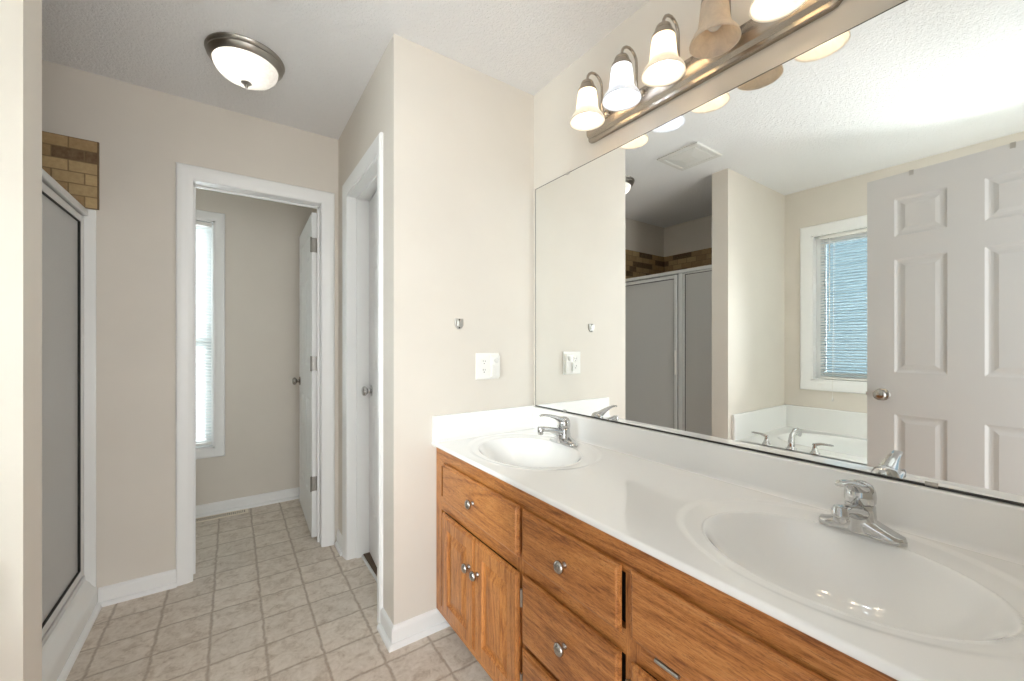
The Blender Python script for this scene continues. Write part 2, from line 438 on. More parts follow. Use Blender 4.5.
baseboard('baseboard_side', [('X', A, -1, 2.43, C, 0, -1)], 'white bit of baseboard between the closet door and far doorway')
baseboard('baseboard_far', [('Y', C, -1, -.505, -.226, 0, 0)], 'white baseboard between the shower and the far doorway')
baseboard('baseboard_back', [('Y', D, -1, -.99, .599, 0, 0)], 'white baseboard on the back wall of the far room')

# ------------------------------------------------------------------ six-panel doors
def door_leaf(mb, w, h, t, stile, mull, rows):
    xs = [(stile, (w-mull)/2), ((w+mull)/2, w-stile)]
    prof = [(0, 0), (.010, .006), (.016, .007), (.024, .0065), (.040, .002), (.046, .002)]
    for side in (0, 1):
        def F(u, v, d, side=side): return (u, d if side == 0 else t-d, v)
        ux = [0, xs[0][0], xs[0][1], xs[1][0], xs[1][1], w]; vz = [0]
        for a, b in rows: vz += [a, b]
        vz.append(h)
        for i in range(5):
            for j in range(len(vz)-1):
                if i in (1, 3) and j % 2 == 1: mb.panel(F, ux[i], ux[i+1], vz[j], vz[j+1], prof)
                else: mb.face([F(ux[i], vz[j], 0), F(ux[i+1], vz[j], 0), F(ux[i+1], vz[j+1], 0), F(ux[i], vz[j+1], 0)])
    for a, b in (((0,0),(0,h)), ((w,0),(w,h)), ((0,0),(w,0)), ((0,h),(w,h))):
        mb.face([(a[0],0,a[1]), (b[0],0,b[1]), (b[0],t,b[1]), (a[0],t,a[1])])
def knob_set(parent, x, z, t, mat):
    for s, y0 in ((-1, 0), (1, t)):
        m = MB(); pr = [(.0,0),(.031,0),(.031,.004),(.026,.008),(.013,.011),(.011,.019),(.016,.023),(.025,.030),(.028,.037),(.026,.045),(.018,.051),(.0,.053)]
        m.lathe([(r, y0+s*hh) for r, hh in pr], (x, 0, z), 'Y', 28)
        m.build('door_knob', mat, parent, True, angle=40)
def hinge(parent, mat, y, z, x=0):
    m = MB(); m.box((x-.0015, y-.030, z-.044), (x+.0012, y+.002, z+.044))
    m.lathe([(.005, z-.046), (.0055, z+.046)], (x-.003, y+.005, 0), 'Z', 12)
    for dz in (-.03, 0, .03): m.lathe([(.0045, x-.0025), (.0045, x-.001)], (0, y-.015, z+dz), 'X', 10)
    return m.build('hinge', mat, parent)
ROWS6 = [(.235, .845), (1.05, 1.605), (1.715, 1.90)]
# far room door (open, hinged on the right jamb)
m = MB(); door_leaf(m, .70, 2.0, .035, .105, .10, ROWS6)
d1 = m.build('door_1', M['door']); struct(d1, 'white six-panel door standing open into the far room', 'door')
knob_set(d1, .64, .915, .035, M['nickel'])
for z in (1.80, 1.07, .33): hinge(d1, M['hinge'], .034, z)
d1.location = (.4365, 2.735, .012); d1.rotation_euler = (0, 0, R(88.6))
# closet door, a little ajar
m = MB(); door_leaf(m, .560, 2.0, .035, .095, .09, ROWS6)
d2 = m.build('door_2', M['door']); struct(d2, 'narrow white closet door standing slightly ajar in the side wall', 'door')
knob_set(d2, .500, .925, .035, M['chrome'])
d2.location = (A+T-.002, 1.798, .016); d2.rotation_euler = (0, 0, R(86.2))
m = MB(); m.prism([(A+.070, 0), (A+.070, .005), (A+.073, .008), (A+.080, .008), (A+.083, .005), (A+.083, 0)], 'Y', 1.796, 2.360); struct(m.build('trim_5', M['alu']), 'thin metal threshold strip in the closet doorway', 'threshold')
m = MB(); m.box((A+.083, 1.71, 0), (W-.001, C-.001, .010)); struct(m.build('floor_closet', M['closet_carpet']), 'dark brown carpet inside the closet', 'carpet')
# entry door seen in the mirror
DW = .695
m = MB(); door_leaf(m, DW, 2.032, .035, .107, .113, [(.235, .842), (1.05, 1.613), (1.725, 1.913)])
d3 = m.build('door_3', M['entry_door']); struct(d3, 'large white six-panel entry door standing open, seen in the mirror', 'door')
knob_set(d3, DW-.062, .935, .035, M['nickel'])
m = MB(); m.box((DW-.0005, .006, .905), (DW+.0015, .029, .965)); m.box((DW, .012, .926), (DW+.011, .023, .942), .002); m.build('latch_plate', M['steel'], d3)
for z in (1.82, 1.0, .25): hinge(d3, M['steel'], .0, z)
d3.location = (-.211, -.023, .012); d3.rotation_euler = (0, 0, R(94.5))
# over-door hooks
def over_hook(x, label):
    t = thing('over_door_hook', label, 'hook', (0,0,0), 'hooks over the entry door')
    m = MB(); w = .008; zt = 2.032+.0005
    m.box((x-w, -.0022, zt-.022), (x+w, -.0006, zt+.0018)); m.box((x-w, -.0022, zt), (x+w, .0372, zt+.0018)); m.box((x-w, .0356, zt-.11), (x+w, .0372, zt+.0018))
    m.build('strap', M['steel'], t)
    h = MB(); h.tube([(x, .037, zt-.10), (x, .05, zt-.112), (x, .066, zt-.108), (x, .072, zt-.088)], [.004,.0045,.0045,.006], 8); h.build('prong', M['steel'], t, True)
    t.location = d3.location; t.rotation_euler = d3.rotation_euler
over_hook(.525, 'small metal hook over the door top nearer the knob side')
over_hook(.213, 'small metal hook over the door top nearer the hinge side')

# ------------------------------------------------------------------ windows and blinds
tw = casing('window_1', 'X', XL, 1, TW[0], TW[1], TW[2], TW[3], 'white-cased window above the bathtub, seen in the mirror', w=.074, sill=True)
jamb('window_jamb', 'X', XL-T, XL+.001, TW[0], TW[1], TW[3], tw, None, .014, TW[2], True)
def sash(mb, axis, p0, p1, a0, a1, z0, z1, w):
    for q in (((a0, z0), (a0+w, z1)), ((a1-w, z0), (a1, z1)), ((a0+w, z0), (a1-w, z0+w)), ((a0+w, z1-w), (a1-w, z1))):
        (a, z), (b, zz) = q
        lo, hi = ((p0, a, z), (p1, b, zz)) if axis == 'X' else ((a, p0, z), (b, p1, zz)); mb.box(lo, hi, .003, 1)
y0, y1, z0, z1 = TW[0]+.012, TW[1]-.012, TW[2]+.012, TW[3]-.012
m = MB(); sash(m, 'X', XL-.100, XL-.062, y0, y1, z0, z1, .058); m.build('window_frame', M['trim'], tw)
m = MB(); m.box((XL-.088, y0+.05, z0+.05), (XL-.082, y1-.05, z1-.05)); m.build('pane', M['glass'], tw)
tb = casing('added_window', 'X', XL, 1, TB[0], TB[1], TB[2], TB[3], 'added bare white-cased window at the foot of the tub, unseen behind the open door', w=.074, sill=True)  # made-up window, added to let light onto the tub and ceiling
jamb('window_jamb', 'X', XL-T, XL+.001, TB[0], TB[1], TB[3], tb, None, .014, TB[2], True)
y0, y1 = TB[0]+.012, TB[1]-.012
m = MB(); sash(m, 'X', XL-.100, XL-.062, y0, y1, z0, z1, .040); m.build('window_frame', M['trim'], tb)
m = MB(); m.box((XL-.088, y0+.032, z0+.032), (XL-.082, y1-.032, z1-.032)); m.build('pane', M['glass'], tb)
fw = casing('window_2', 'Y', D, -1, FW[0], FW[1], FW[2], FW[3], 'narrow white-cased window in the far room, left in the doorway', w=.058, sill=True)
jamb('window_jamb', 'Y', D-.001, D+T, FW[0], FW[1], FW[3], fw, None, .014, FW[2], True)
x0, x1, z0, z1 = FW[0]+.012, FW[1]-.012, FW[2]+.012, FW[3]-.012; zm = 1.22
m = MB(); sash(m, 'Y', D+.060, D+.085, x0, x1, z0, zm+.02, .045); sash(m, 'Y', D+.086, D+.108, x0, x1, zm-.02, z1, .045); m.build('window_frame', M['trim'], fw)
m = MB(); m.box((x0+.04, D+.070, z0+.04), (x1-.04, D+.074, zm)); m.box((x0+.04, D+.095, zm), (x1-.04, D+.099, z1-.04)); m.build('pane', M['glass'], fw)

def blind(name, label, axis, plane, a0, a1, z0, z1, tilt, pitch=.0215, mat='slat'):
    """mini blind hanging in a plane; slats .025 deep"""
    def BX(mb, d0, d1, a, b, z, zz, bev=0):
        lo, hi = ((plane+d0, a, z), (plane+d1, b, zz)) if axis == 'X' else ((a, plane+d0, z), (b, plane+d1, zz)); mb.box(lo, hi, bev, 1)
    base = (plane, (a0+a1)/2, z0) if axis == 'X' else ((a0+a1)/2, plane, z0)
    t = thing(name, label, 'window blind', base)
    m = MB(); BX(m, -.014, .014, a0, a1, z1-.026, z1, .003); m.build('headrail', M['plastic'], t)
    m = MB(); BX(m, -.012, .012, a0+.003, a1-.003, z0, z0+.014, .003); m.build('bottom_rail', M['plastic'], t)
    m = MB(); z = z0+.03
    while z < z1-.035:
        pts = []
        for k in range(5):
            s = (k-2)/2*.0125; c = .0016*(1-(abs(k-2)/2)**2)
            pts.append((s*math.cos(R(tilt)) - c*math.sin(R(tilt)), z + s*math.sin(R(tilt)) + c*math.cos(R(tilt))))
        for (d, zz), (d2, zz2) in zip(pts, pts[1:]):
            if axis == 'X': m.face([(plane+d, a0+.004, zz), (plane+d, a1-.004, zz), (plane+d2, a1-.004, zz2), (plane+d2, a0+.004, zz2)])
            else: m.face([(a0+.004, plane+d, zz), (a1-.004, plane+d, zz), (a1-.004, plane+d2, zz2), (a0+.004, plane+d2, zz2)])
        z += pitch
    m.build('slats', M[mat], t, True)
    m = MB()
    for a in (a0+.09, a1-.09):
        for d in (-.013, .013):
            P = (plane+d, a) if axis == 'X' else (a, plane+d)
            m.lathe([(.0007, z0+.01), (.0007, z1-.02)], (P[0], P[1], 0), 'Z', 5)
    m.build('ladder_cord', M['plastic'], t)
    return t
b1 = blind('window_blind', 'white slatted blind with blue light behind it above the tub', 'X', XL-.030, TW[0]+.016, TW[1]-.050, TW[2]+.018, TW[3]-.016, -20, mat='slat_blue_lit')
m = MB(); wx, wy = XL-.012, TW[1]-.115
m.lathe([(.0030, 1.30), (.0045, 1.32), (.0035, 1.36), (.0028, 2.02)], (wx, wy, 0), 'Z', 8); m.build('tilt_wand', M['plastic'], b1, True)
b2 = blind('window_blind', 'white slatted blind in the narrow far room window', 'Y', D+.026, FW[0]+.016, FW[1]-.018, FW[2]+.03, FW[3]-.016, -38)
# pull cord that hangs below the tub window
t = thing('blind_pull_cord', 'thin white pull cord hanging below the tub window', 'cord', (XL+.02, 1.13, .80))
m = MB(); m.tube([(XL-.012, 1.13, 2.03), (XL+.019, 1.13, .93), (XL+.0205, 1.13, .90), (XL+.0205, 1.13, .80)], .0012, 6); m.build('string', M['plastic'], t)
m = MB(); m.lathe([(.0, .765), (.006, .768), (.0045, .785), (.002, .803), (0, .805)], (XL+.0205, 1.13, 0), 'Z', 12); m.build('tassel', M['plastic'], t, True)
# neighbouring house across the side yard
m = MB()
for k in range(34):
    z = -.3 + k*.12
    m.prism([(-3.90, z), (-3.885, z), (-3.90, z+.125), (-3.99, z+.125), (-3.99, z)], 'Y', -5, 5)
tag(m.build('neighbor_house_wall', M['siding']), 'blue lap-sided neighbouring house wall beyond the tub window', 'house')

# ------------------------------------------------------------------ shower
t = thing('shower_stall', 'white acrylic shower stall with a low curb on the left', 'shower stall', (-.53, 2.09, 0))
CB = [(-1.30, 0), (-.507, 0), (-.507, .072), (-.511, .092), (-.524, .108), (-.532, .124), (-.544, .136), (-.60, .139), (-.625, .13), (-.64, .06), (-1.30, .05)]
m = MB(); m.prism(CB, 'Y', SY1+.001, C-.001); m.build('shower_pan', M['acrylic'], t, True, angle=50)
m = MB(); m.prism([(-.507, 0), (-.489, 0), (-.489, .005), (-.492, .013), (-.500, .018), (-.507, .019)], 'Y', SY1+.005, C-.001); m.build('shoe_molding', M['trim'], t, True, angle=50)
m = MB()
m.box((XL+.001, SY1+.001, .05), (XL+.018, C-.001, 1.817), .006); m.box((XL+.001, C-.018, .05), (-.606, C-.001, 1.817), .006); m.box((XL+.001, SY1+.001, .05), (-.606, SY1+.018, 1.817), .006)
m.build('surround_panel', M['acrylic'], t)
for y0, y1 in ((C-.014, C-.001), (SY1+.001, SY1+.014)):
    m = MB(); m.box((-.606, y0, .06), (-.511, y1, 1.814), .005, 3); m.build('surround_flange', M['acrylic'], t, True, angle=40)
# framed glass enclosure
g = thing('shower_door', 'silver framed shower door and fixed panel of obscure grey glass', 'shower door', (-.545, 2.09, .183))
X0, X1 = -.584, -.548
m = MB(); m.box((X0, SY1+.015, 1.779), (X1+.014, C-.015, 1.806), .004); m.build('header_rail', M['alu'], g)
m = MB(); m.box((X0, SY1+.015, .1395), (X1+.004, C-.015, .162), .004); m.build('sill_rail', M['alu'], g)
for y in (C-.015-.012, SY1+.015): m = MB(); m.box((X0+.004, y, .162), (X1, y+.012, 1.779), .002); m.build('wall_jamb', M['alu'], g)
m = MB(); m.box((X0+.002, 1.895, .162), (X1+.002, 1.935, 1.779), .003); m.build('center_post', M['alu'], g)
def leaf(y0, y1, z0, z1, w, name, xa, xb):
    m = MB(); sash(m, 'X', xa, xb, y0, y1, z0, z1, w)
    o = m.build(name, M['alu'], g)
    s = MB(); sash(s, 'X', xa+.004, xb-.003, y0+w-.001, y1-w+.001, z0+w-.001, z1-w+.001, .0045); s.build('glass_seal', M['seal'], o)
    q = MB(); q.box(((xa+xb)/2-.003, y0+w+.003, z0+w+.003), ((xa+xb)/2+.003, y1-w-.003, z1-w-.003)); q.build('glass_pane', M['obscure'], o)
    return o
dl = leaf(1.945, C-.032, .170, 1.773, .030, 'hinged_panel', X0+.008, X1+.002)
m = MB(); sash(m, 'X', X0+.010, X1-.008, 1.9365, C-.0275, .163, 1.7785, .0055); m.build('gasket', M['seal'], dl)
leaf(SY1+.028, 1.894, .163, 1.778, .012, 'fixed_panel', X0+.008, X1-.004)
m = MB(); m.box((X1+.002, 1.950, .95), (X1+.010, 1.968, 1.15), .003); m.box((X1+.008, 1.944, .95), (X1+.026, 1.952, 1.15), .003); m.build('pull_handle', M['plastic'], dl)
# tile band
m = MB(); z0, z1 = 1.818, 2.126
m.box((XL+.001, C-.011, z0), (-.507, C-.0005, z1)); m.box((XL+.0005, SY1+.001, z0), (XL+.010, C-.001, z1)); m.box((XL+.001, SY1+.0005, z0), (-.507, SY1+.010, z1))
struct(m.build('trim_4', M['brick']), 'brown and tan stone tile band above the shower walls', 'tile border')
tr4 = bpy.data.objects['trim_4']
m = MB(); m.box((-.507, C-.0125, z0), (-.502, C-.0005, z1)); m.build('grout_edge', plain('brown_grout', srgb(112,92,66), .8), tr4)

# ------------------------------------------------------------------ bathtub
t = thing('bathtub', 'white garden bathtub with raised back splash, seen in the mirror', 'bathtub', (-.9, .7, 0))
TX0, TX1, TY0, TY1, TZ = XL+.001, -.46, YE+.001, SY0-.001, .52
bcx, bcy, bax, bay = -.935, .70, .27, .62
m = MB(); N = 64; rings = []
def sup(r, n=3.2):
    out = []
    for k in range(N):
        a = 2*math.pi*k/N; c, s = math.cos(a), math.sin(a)
        q = (abs(c)**n + abs(s)**n)**(-1/n); out.append((c*q*r, s*q*r))
    return out
def rect():
    out = []
    for k in range(N):
        a = 2*math.pi*k/N; c, s = math.cos(a)*bax, math.sin(a)*bay
        # project from the basin centre to the deck rectangle
        f = min(((TX1-.012-bcx)/c if c > 1e-6 else (TX0-bcx)/c if c < -1e-6 else 1e9), ((TY1-bcy)/s if s > 1e-6 else (TY0-bcy)/s if s < -1e-6 else 1e9))
        out.append((bcx+c*f, bcy+s*f, TZ))
    return out
rings.append(rect())
for r, dz in ((1.06, 0), (1.02, .004), (1.0, .002), (.97, -.02), (.93, -.12), (.86, -.30), (.78, -.37), (.6, -.39), (.3, -.392)):
    rings.append([(bcx+a*bax, bcy+b*bay, TZ+dz) for a, b in sup(r)])
m.loft(rings, True, False, True)
m.build('basin', M['acrylic'], t, True)
m = MB(); m.prism([(TX1-.014, TZ), (TX1-.005, TZ-.003), (TX1, TZ-.012), (TX1, TZ-.04), (TX1-.012, TZ-.05), (TX1-.012, 0), (TX1-.04, 0), (TX1-.04, TZ)], 'Y', TY0, TY1); m.build('apron', M['acrylic'], t, True, angle=40)
m = MB(); m.box((TX0, TY0, TZ-.01), (TX0+.022, TY1, .702), .006); m.box((TX0+.01, TY1-.022, TZ-.01), (TX1, TY1, .702), .006); m.build('splash', M['acrylic'], t)
t = thing('tub_faucet', 'chrome three-piece tub faucet on the front deck of the bathtub', 'faucet', (-.53, 1.12, TZ))
m = MB(); sx, sy = -.545, 1.115
m.lathe([(.0, 0), (.030, 0), (.030, .006), (.024, .014), (.022, .02)], (sx+.02, sy, TZ), 'Z', 24)
m.tube([(sx+.02, sy, TZ+.01), (sx+.018, sy, TZ+.05), (sx+.004, sy, TZ+.085), (sx-.03, sy, TZ+.105), (sx-.08, sy, TZ+.102), (sx-.125, sy, TZ+.085)], [(.022,.02), (.020,.018), (.022,.016), (.024,.013), (.025,.011), (.024,.009)], 16); m.build('spout', M['chrome'], t, True, angle=50)
for yy, s in ((1.262, 1), (.985, -1)):
    m = MB(); m.lathe([(.0, 0), (.027, 0), (.027, .005), (.020, .012), (.013, .035), (.011, .05), (.014, .056), (.011, .064), (0, .066)], (-.525, yy, TZ), 'Z', 24)
    m.tube([(-.525, yy, TZ+.056), (-.525, yy+s*.03, TZ+.066), (-.525, yy+s*.085, TZ+.068), (-.525, yy+s*.095, TZ+.067)], [(.010,.010), (.012,.008), (.011,.006), (.006,.004)], 10); m.build('lever_handle', M['chrome'], t, True, angle=50)

# ------------------------------------------------------------------ vanity
FX = .7107; PX = FX - .019      # face frame, front of doors
VY0, VY1 = -.040, B-.003
v = thing('vanity_cabinet', 'oak double-sink vanity cabinet with doors, drawers and metal knobs', 'vanity', (.95, .78, 0))
m = MB()
m.box((FX+.018, VY0, .085), (W-.001, VY0+.016, .7760)); m.box((FX+.018, VY1-.016, .085), (W-.001, VY1, .7760)); m.box((FX+.018, VY0, .085), (W-.001, VY1, .10)); m.box((W-.012, VY0, .10), (W-.001, VY1, .7760))
m.build('carcass', M['oakZ'], v)
for ya, yb in ((VY0, -.005), (.545, .585), (.957, .997), (1.535, VY1)):
    m = MB(); m.box((FX, ya, .085), (FX+.018, yb, .700)); m.build('stile', M['oakZ'], v)
m = MB(); m.box((FX, VY0, .700), (FX+.018, VY1, .7760)); m.build('top_rail', M['oakY'], v)
for ya, yb in ((-.005, .545), (.585, .957), (.997, 1.535)):
    for za, zb in ((.085, .120), (.52, .575)) + (((.305, .335),) if ya == .585 else ()):
        m = MB(); m.box((FX, ya, za), (FX+.018, yb, zb)); m.build('rail', M['oakY'], v)
m = MB(); m.box((FX+.0185, VY0+.017, .105), (FX+.030, VY1-.017, .77)); m.build('shade_board', M['dark'], v)  # dark board standing in for the shade inside the cabinet
m = MB(); m.box((FX+.075, VY0+.003, 0), (FX+.09, VY1, .085)); m.build('toe_kick', M['kick'], v)
def fr(u, vv, d): return (PX + d, u, vv)
def slab_front(name, y0, y1, z0, z1, mat, steps, parent=v):
    m = MB(); st = [(.007, .019), (.007, .0125), (0, .0118)] + steps; m.panel(fr, y0, y1, z0, z1, st)
    m.face([(FX, y0+.007, z0+.007), (FX, y1-.007, z0+.007), (FX, y1-.007, z1-.007), (FX, y0+.007, z1-.007)])
    return m.build(name, M[mat], parent)
EDGE = [(.002, .006), (.007, .0045), (.009, .001), (.012, 0)]
RAISE = EDGE + [(.052, 0), (.055, .007), (.060, .0095), (.066, .009), (.092, .0015), (.096, .001)]
def knob(parent, y, z):
    m = MB(); m.lathe([(0, PX), (.0085, PX), (.0085, PX-.002), (.0055, PX-.006), (.006, PX-.011), (.011, PX-.0135), (.0158, PX-.017), (.0165, PX-.021), (.0145, PX-.0255), (.009, PX-.0285), (0, PX-.0295)], (0, y, z), 'X', 24)
    m.build('knob', M['nickel'], parent, True, angle=50)
def cab_hinge(parent, y, z, s):
    m = MB(); m.lathe([(.0045, z-.026), (.0045, z+.026)], (FX-.006, y, 0), 'Z', 10); m.box((FX-.004, y-.002, z-.018), (FX-.0004, y+s*.014, z+.018)); m.build('hinge', M['steel'], parent)
dr = slab_front('drawer', .972, 1.492, .568, .722, 'oakY', EDGE); knob(dr, 1.236, .645)
dr = slab_front('drawer', .590, .953, .568, .718, 'oakY', EDGE); knob(dr, .763, .643)
dr = slab_front('drawer', .590, .953, .328, .527, 'oakY', EDGE); knob(dr, .763, .437)
dr = slab_front('drawer', .590, .953, .122, .312, 'oakY', EDGE); knob(dr, .763, .235)
ff = slab_front('false_drawer_front', .010, .563, .572, .720, 'oakY', EDGE)
m = MB(); m.lathe([(.0042, .452), (.0048, .458), (.0048, .500), (.0042, .506)], (FX-.006, 0, .562), 'Y', 10); m.box((FX-.004, .455, .555), (FX-.0004, .503, .5595)); m.build('hinge', M['steel'], ff)
for y0, y1, ky, hs in ((1.232, 1.499, 1.262, None), (.972, 1.230, 1.203, 1)):
    dd = slab_front('cabinet_door', y0, y1, .122, .522, 'oakZ', RAISE); knob(dd, ky, .412)
    if hs:
        for z in (.45, .20): cab_hinge(dd, y0-.006, z, -1)
for y0, y1, ky, hs in ((.287, .563, .31, 1), (.010, .283, .26, None)):
    dd = slab_front('cabinet_door', y0, y1, .122, .524, 'oakZ', RAISE); knob(dd, ky, .412)
    if hs:
        for z in (.45, .20): cab_hinge(dd, y1+.006, z, 1)

# vanity top with two integral bowls
SINKS = (1.253, .290)
def top_z(x, y):
    z = 0.0
    for c in SINKS:
        eo = math.hypot((x-.970)/.240, (y-(c+.008))/.300)
        q = min(max((1.0-eo)/.085, 0), 1); z -= .0030*q*q*(3-2*q)
        ei = math.hypot((x-.946)/.172, (y-c)/.222)
        if ei < 1.05:
            tt = (1.05-ei)/1.05; tt = tt*tt/(tt+.045)*1.045
            z -= .128*(1-(1-tt)**2.6)
        else:
            k = max(0, 1-(ei-1.05)/.25); z -= .002*k*k
    return ZC+z
vt = thing('countertop', 'white cultured-marble vanity top with two oval integral sinks', 'countertop', (.95, .78, .755))
m = MB(); xs = [(.712, ZC-.0155), (.692, ZC-.0155), (.6895, ZC-.0135), (.6888, ZC-.010), (.6890, ZC-.006), (.6905, ZC-.0025), (.6935, ZC-.0006)]
grid = []
nx, ny = 220, 680; ye0, ye1 = YE+.002, B-.001
ys = [ye0+(ye1-ye0)*j/ny for j in range(ny+1)]
cols = [(x, z) for x, z in xs] + [(.697+(W-.002-.697)*i/nx, None) for i in range(nx+1)]
vv = [[m.bm.verts.new((x, y, z if z is not None else top_z(x, y))) for y in ys] for x, z in cols]
for a, b in zip(vv, vv[1:]):
    for j in range(ny): m.bm.faces.new((a[j], a[j+1], b[j+1], b[j]))
m.build('counter_slab', M['marble'], vt, True, weld=False)
SP = [(0, .895), (.015, .895), (.0185, .8935), (.020, .890), (.020, .806), (.0215, .798), (.026, .7925), (.034, .7893), (.034, .770), (0, .770)]
m = MB(); m.prism([(W-.001-q, z) for q, z in SP], 'Y', ye0, B-.002); m.build('back_splash', M['marble'], vt, True, angle=60)
m = MB(); m.prism([(B-.001-q, z+.004) for q, z in SP], 'X', .692, W-.004); m.build('side_splash', M['marble'], vt, True, angle=60)
for c in SINKS:
    zb = top_z(.955, c); m = MB(); m.lathe([(0, .004), (.012, .004), (.0125, .0015), (.017, .001), (.021, .004), (.024, .003), (.025, .001), (.025, -.004)], (.955, c, zb), 'Z', 28); m.build('drain', M['chrome'], vt, True, angle=40)

# faucets
def faucet(label, loc):
    t = thing('sink_faucet', label, 'faucet', (0, 0, 0), 'single-lever sink faucets')
    # base: long oval wings that rise to the centre
    m = MB(); rings = []; n = 28
    for k in range(33):
        s = -1+2*k/32; y = s*.076
        w = .028*max(1-abs(s)**7, .0)**.5 + .0005; w *= (.82+.18*(1-abs(s)))
        hgt = .0165+.032*max(0, 1-abs(s)/.9)**1.25
        hgt *= min(1, (1-abs(s))/.05+.55)
        ring = []
        for j in range(n):
            a = 2*math.pi*j/n; cx, sz = math.cos(a), math.sin(a)
            px = math.copysign(abs(cx)**.75, cx)*w; pz = hgt/2+math.copysign(abs(sz)**.6, sz)*hgt/2
            ring.append((px, y, pz))
        rings.append(ring)
    m.loft(rings); m.build('base', M['chrome'], t, True, angle=60)
    m = MB(); m.lathe([(0, .010), (.031, .010), (.0295, .025), (.0275, .045), (.0265, .058), (.0265, .064), (.024, .067), (0, .067)], (0,0,0), 'Z', 28); m.build('body', M['chrome'], t, True, angle=40)
    m = MB(); m.tube([(.005,0,.044), (-.03,0,.055), (-.07,0,.068), (-.108,0,.076), (-.128,0,.078)], [(.023,.020), (.0195,.016), (.0155,.012), (.0145,.0105), (.0125,.009)], 18)
    m.lathe([(0, .056), (.0095, .056), (.0110, .058), (.0110, .065), (.0140, .067), (.0140, .080), (.0115, .086), (0, .087)], (-.122, 0, 0), 'Z', 20); m.build('spout', M['chrome'], t, True, angle=45)
    m = MB(); m.lathe([(0, .068), (.0245, .068), (.0272, .072), (.0280, .084), (.0265, .096), (.0215, .107), (.012, .1135), (0, .1155)], (0,0,0), 'Z', 28)
    m.tube([(.004,0,.095), (-.022,0,.106), (-.05,0,.118), (-.08,0,.127), (-.108,0,.132), (-.124,0,.130)], [(.022,.018), (.0195,.012), (.015,.0075), (.0125,.0055), (.0115,.0045), (.008,.0035)], 16)
    m.lathe([(.0, -.0005), (.0045, -.0005), (.0045, .0015), (0, .0015)], (.0276, 0, .086), 'X', 10); m.build('lever_handle', M['chrome'], t, True, angle=50)
    t.location = loc; return t
faucet('chrome single-lever faucet at the far sink beside the outlet wall', (1.128, 1.250, top_z(1.128, 1.25)))
faucet('chrome single-lever faucet at the near sink on the right', (1.132, .291, top_z(1.132, .291)))

# ------------------------------------------------------------------ mirror
MY0, MY1, MZ0, MZ1 = YE+.004, 1.563, .9012, 1.963
mi = MB(); mi.box((W-.007, MY0, MZ0), (W-.001, MY1, MZ1)); mo = mi.build('wall_mirror', [M['mirror'], M['edge']])
for p in mo.data.polygons:
    if p.normal.x > -.5: p.material_index = 1
tag(mo, 'large frameless mirror on the wall above the vanity', 'mirror')
def clip(y, top):
    m = MB(); z = MZ1 if top else MZ0; s = 1 if top else -1
    m.box((W-.009, y-.010, z-s*.006), (W-.0075, y+.010, z+s*.004), .0006, 1); m.box((W-.009, y-.010, z+s*.001), (W-.0015, y+.010, z+s*.004), .0006, 1)
    m.build('mirror_clip', M['steel'], mo)
for y, tp in ((1.331, True), (1.350, False), (.196, False)): clip(y, tp)
m = MB(); m.box((W-.0085, MY0, MZ0-.0045), (W-.001, MY1+.001, MZ0+.0005)); m.box((W-.0076, MY1-.0005, MZ0), (W-.001, MY1+.0015, MZ1)); m.box((W-.0076, MY0, MZ1-.0005), (W-.001, MY1+.0015, MZ1+.0015)); m.build('mirror_edge', M['edge'], mo)

# ------------------------------------------------------------------ vanity light bar
LY = (1.084, .921, .758, .597, .435); LX = W-.137
vl = thing('vanity_light', 'brushed nickel light bar with five bell glass shades above the mirror', 'light fixture', (W, .766, 2.09))
BP = [(0, 2.036), (.012, 2.036), (.016, 2.040), (.016, 2.052), (.030, 2.060), (.033, 2.068), (.033, 2.104), (.030, 2.112), (.016, 2.120), (.016, 2.130), (.012, 2.134), (0, 2.134)]
m = MB(); by0, by1 = .345, 1.205; zc = 2.085
def bar_ring(y, k): return [(W-.0005-q*(.35+.65*k), y, zc+(z-zc)*(.55+.45*k)) for q, z in BP]
m.loft([bar_ring(by0, 0), bar_ring(by0+.004, .5), bar_ring(by0+.014, .88), bar_ring(by0+.026, 1), bar_ring(by1-.026, 1), bar_ring(by1-.014, .88), bar_ring(by1-.004, .5), bar_ring(by1, 0)])
m.build('back_plate', M['brushed'], vl, True, angle=32)
SHADE = [(.0300, 2.158), (.0335, 2.150), (.0365, 2.130), (.0385, 2.108), (.0410, 2.088), (.0450, 2.074), (.0520, 2.064), (.0590, 2.055), (.0635, 2.045), (.0650, 2.038),
         (.0625, 2.038), (.0608, 2.0445), (.0565, 2.053), (.0495, 2.0615), (.0425, 2.0715), (.0382, 2.0865), (.0358, 2.107), (.0338, 2.129), (.031, 2.147), (.0285, 2.1545)]
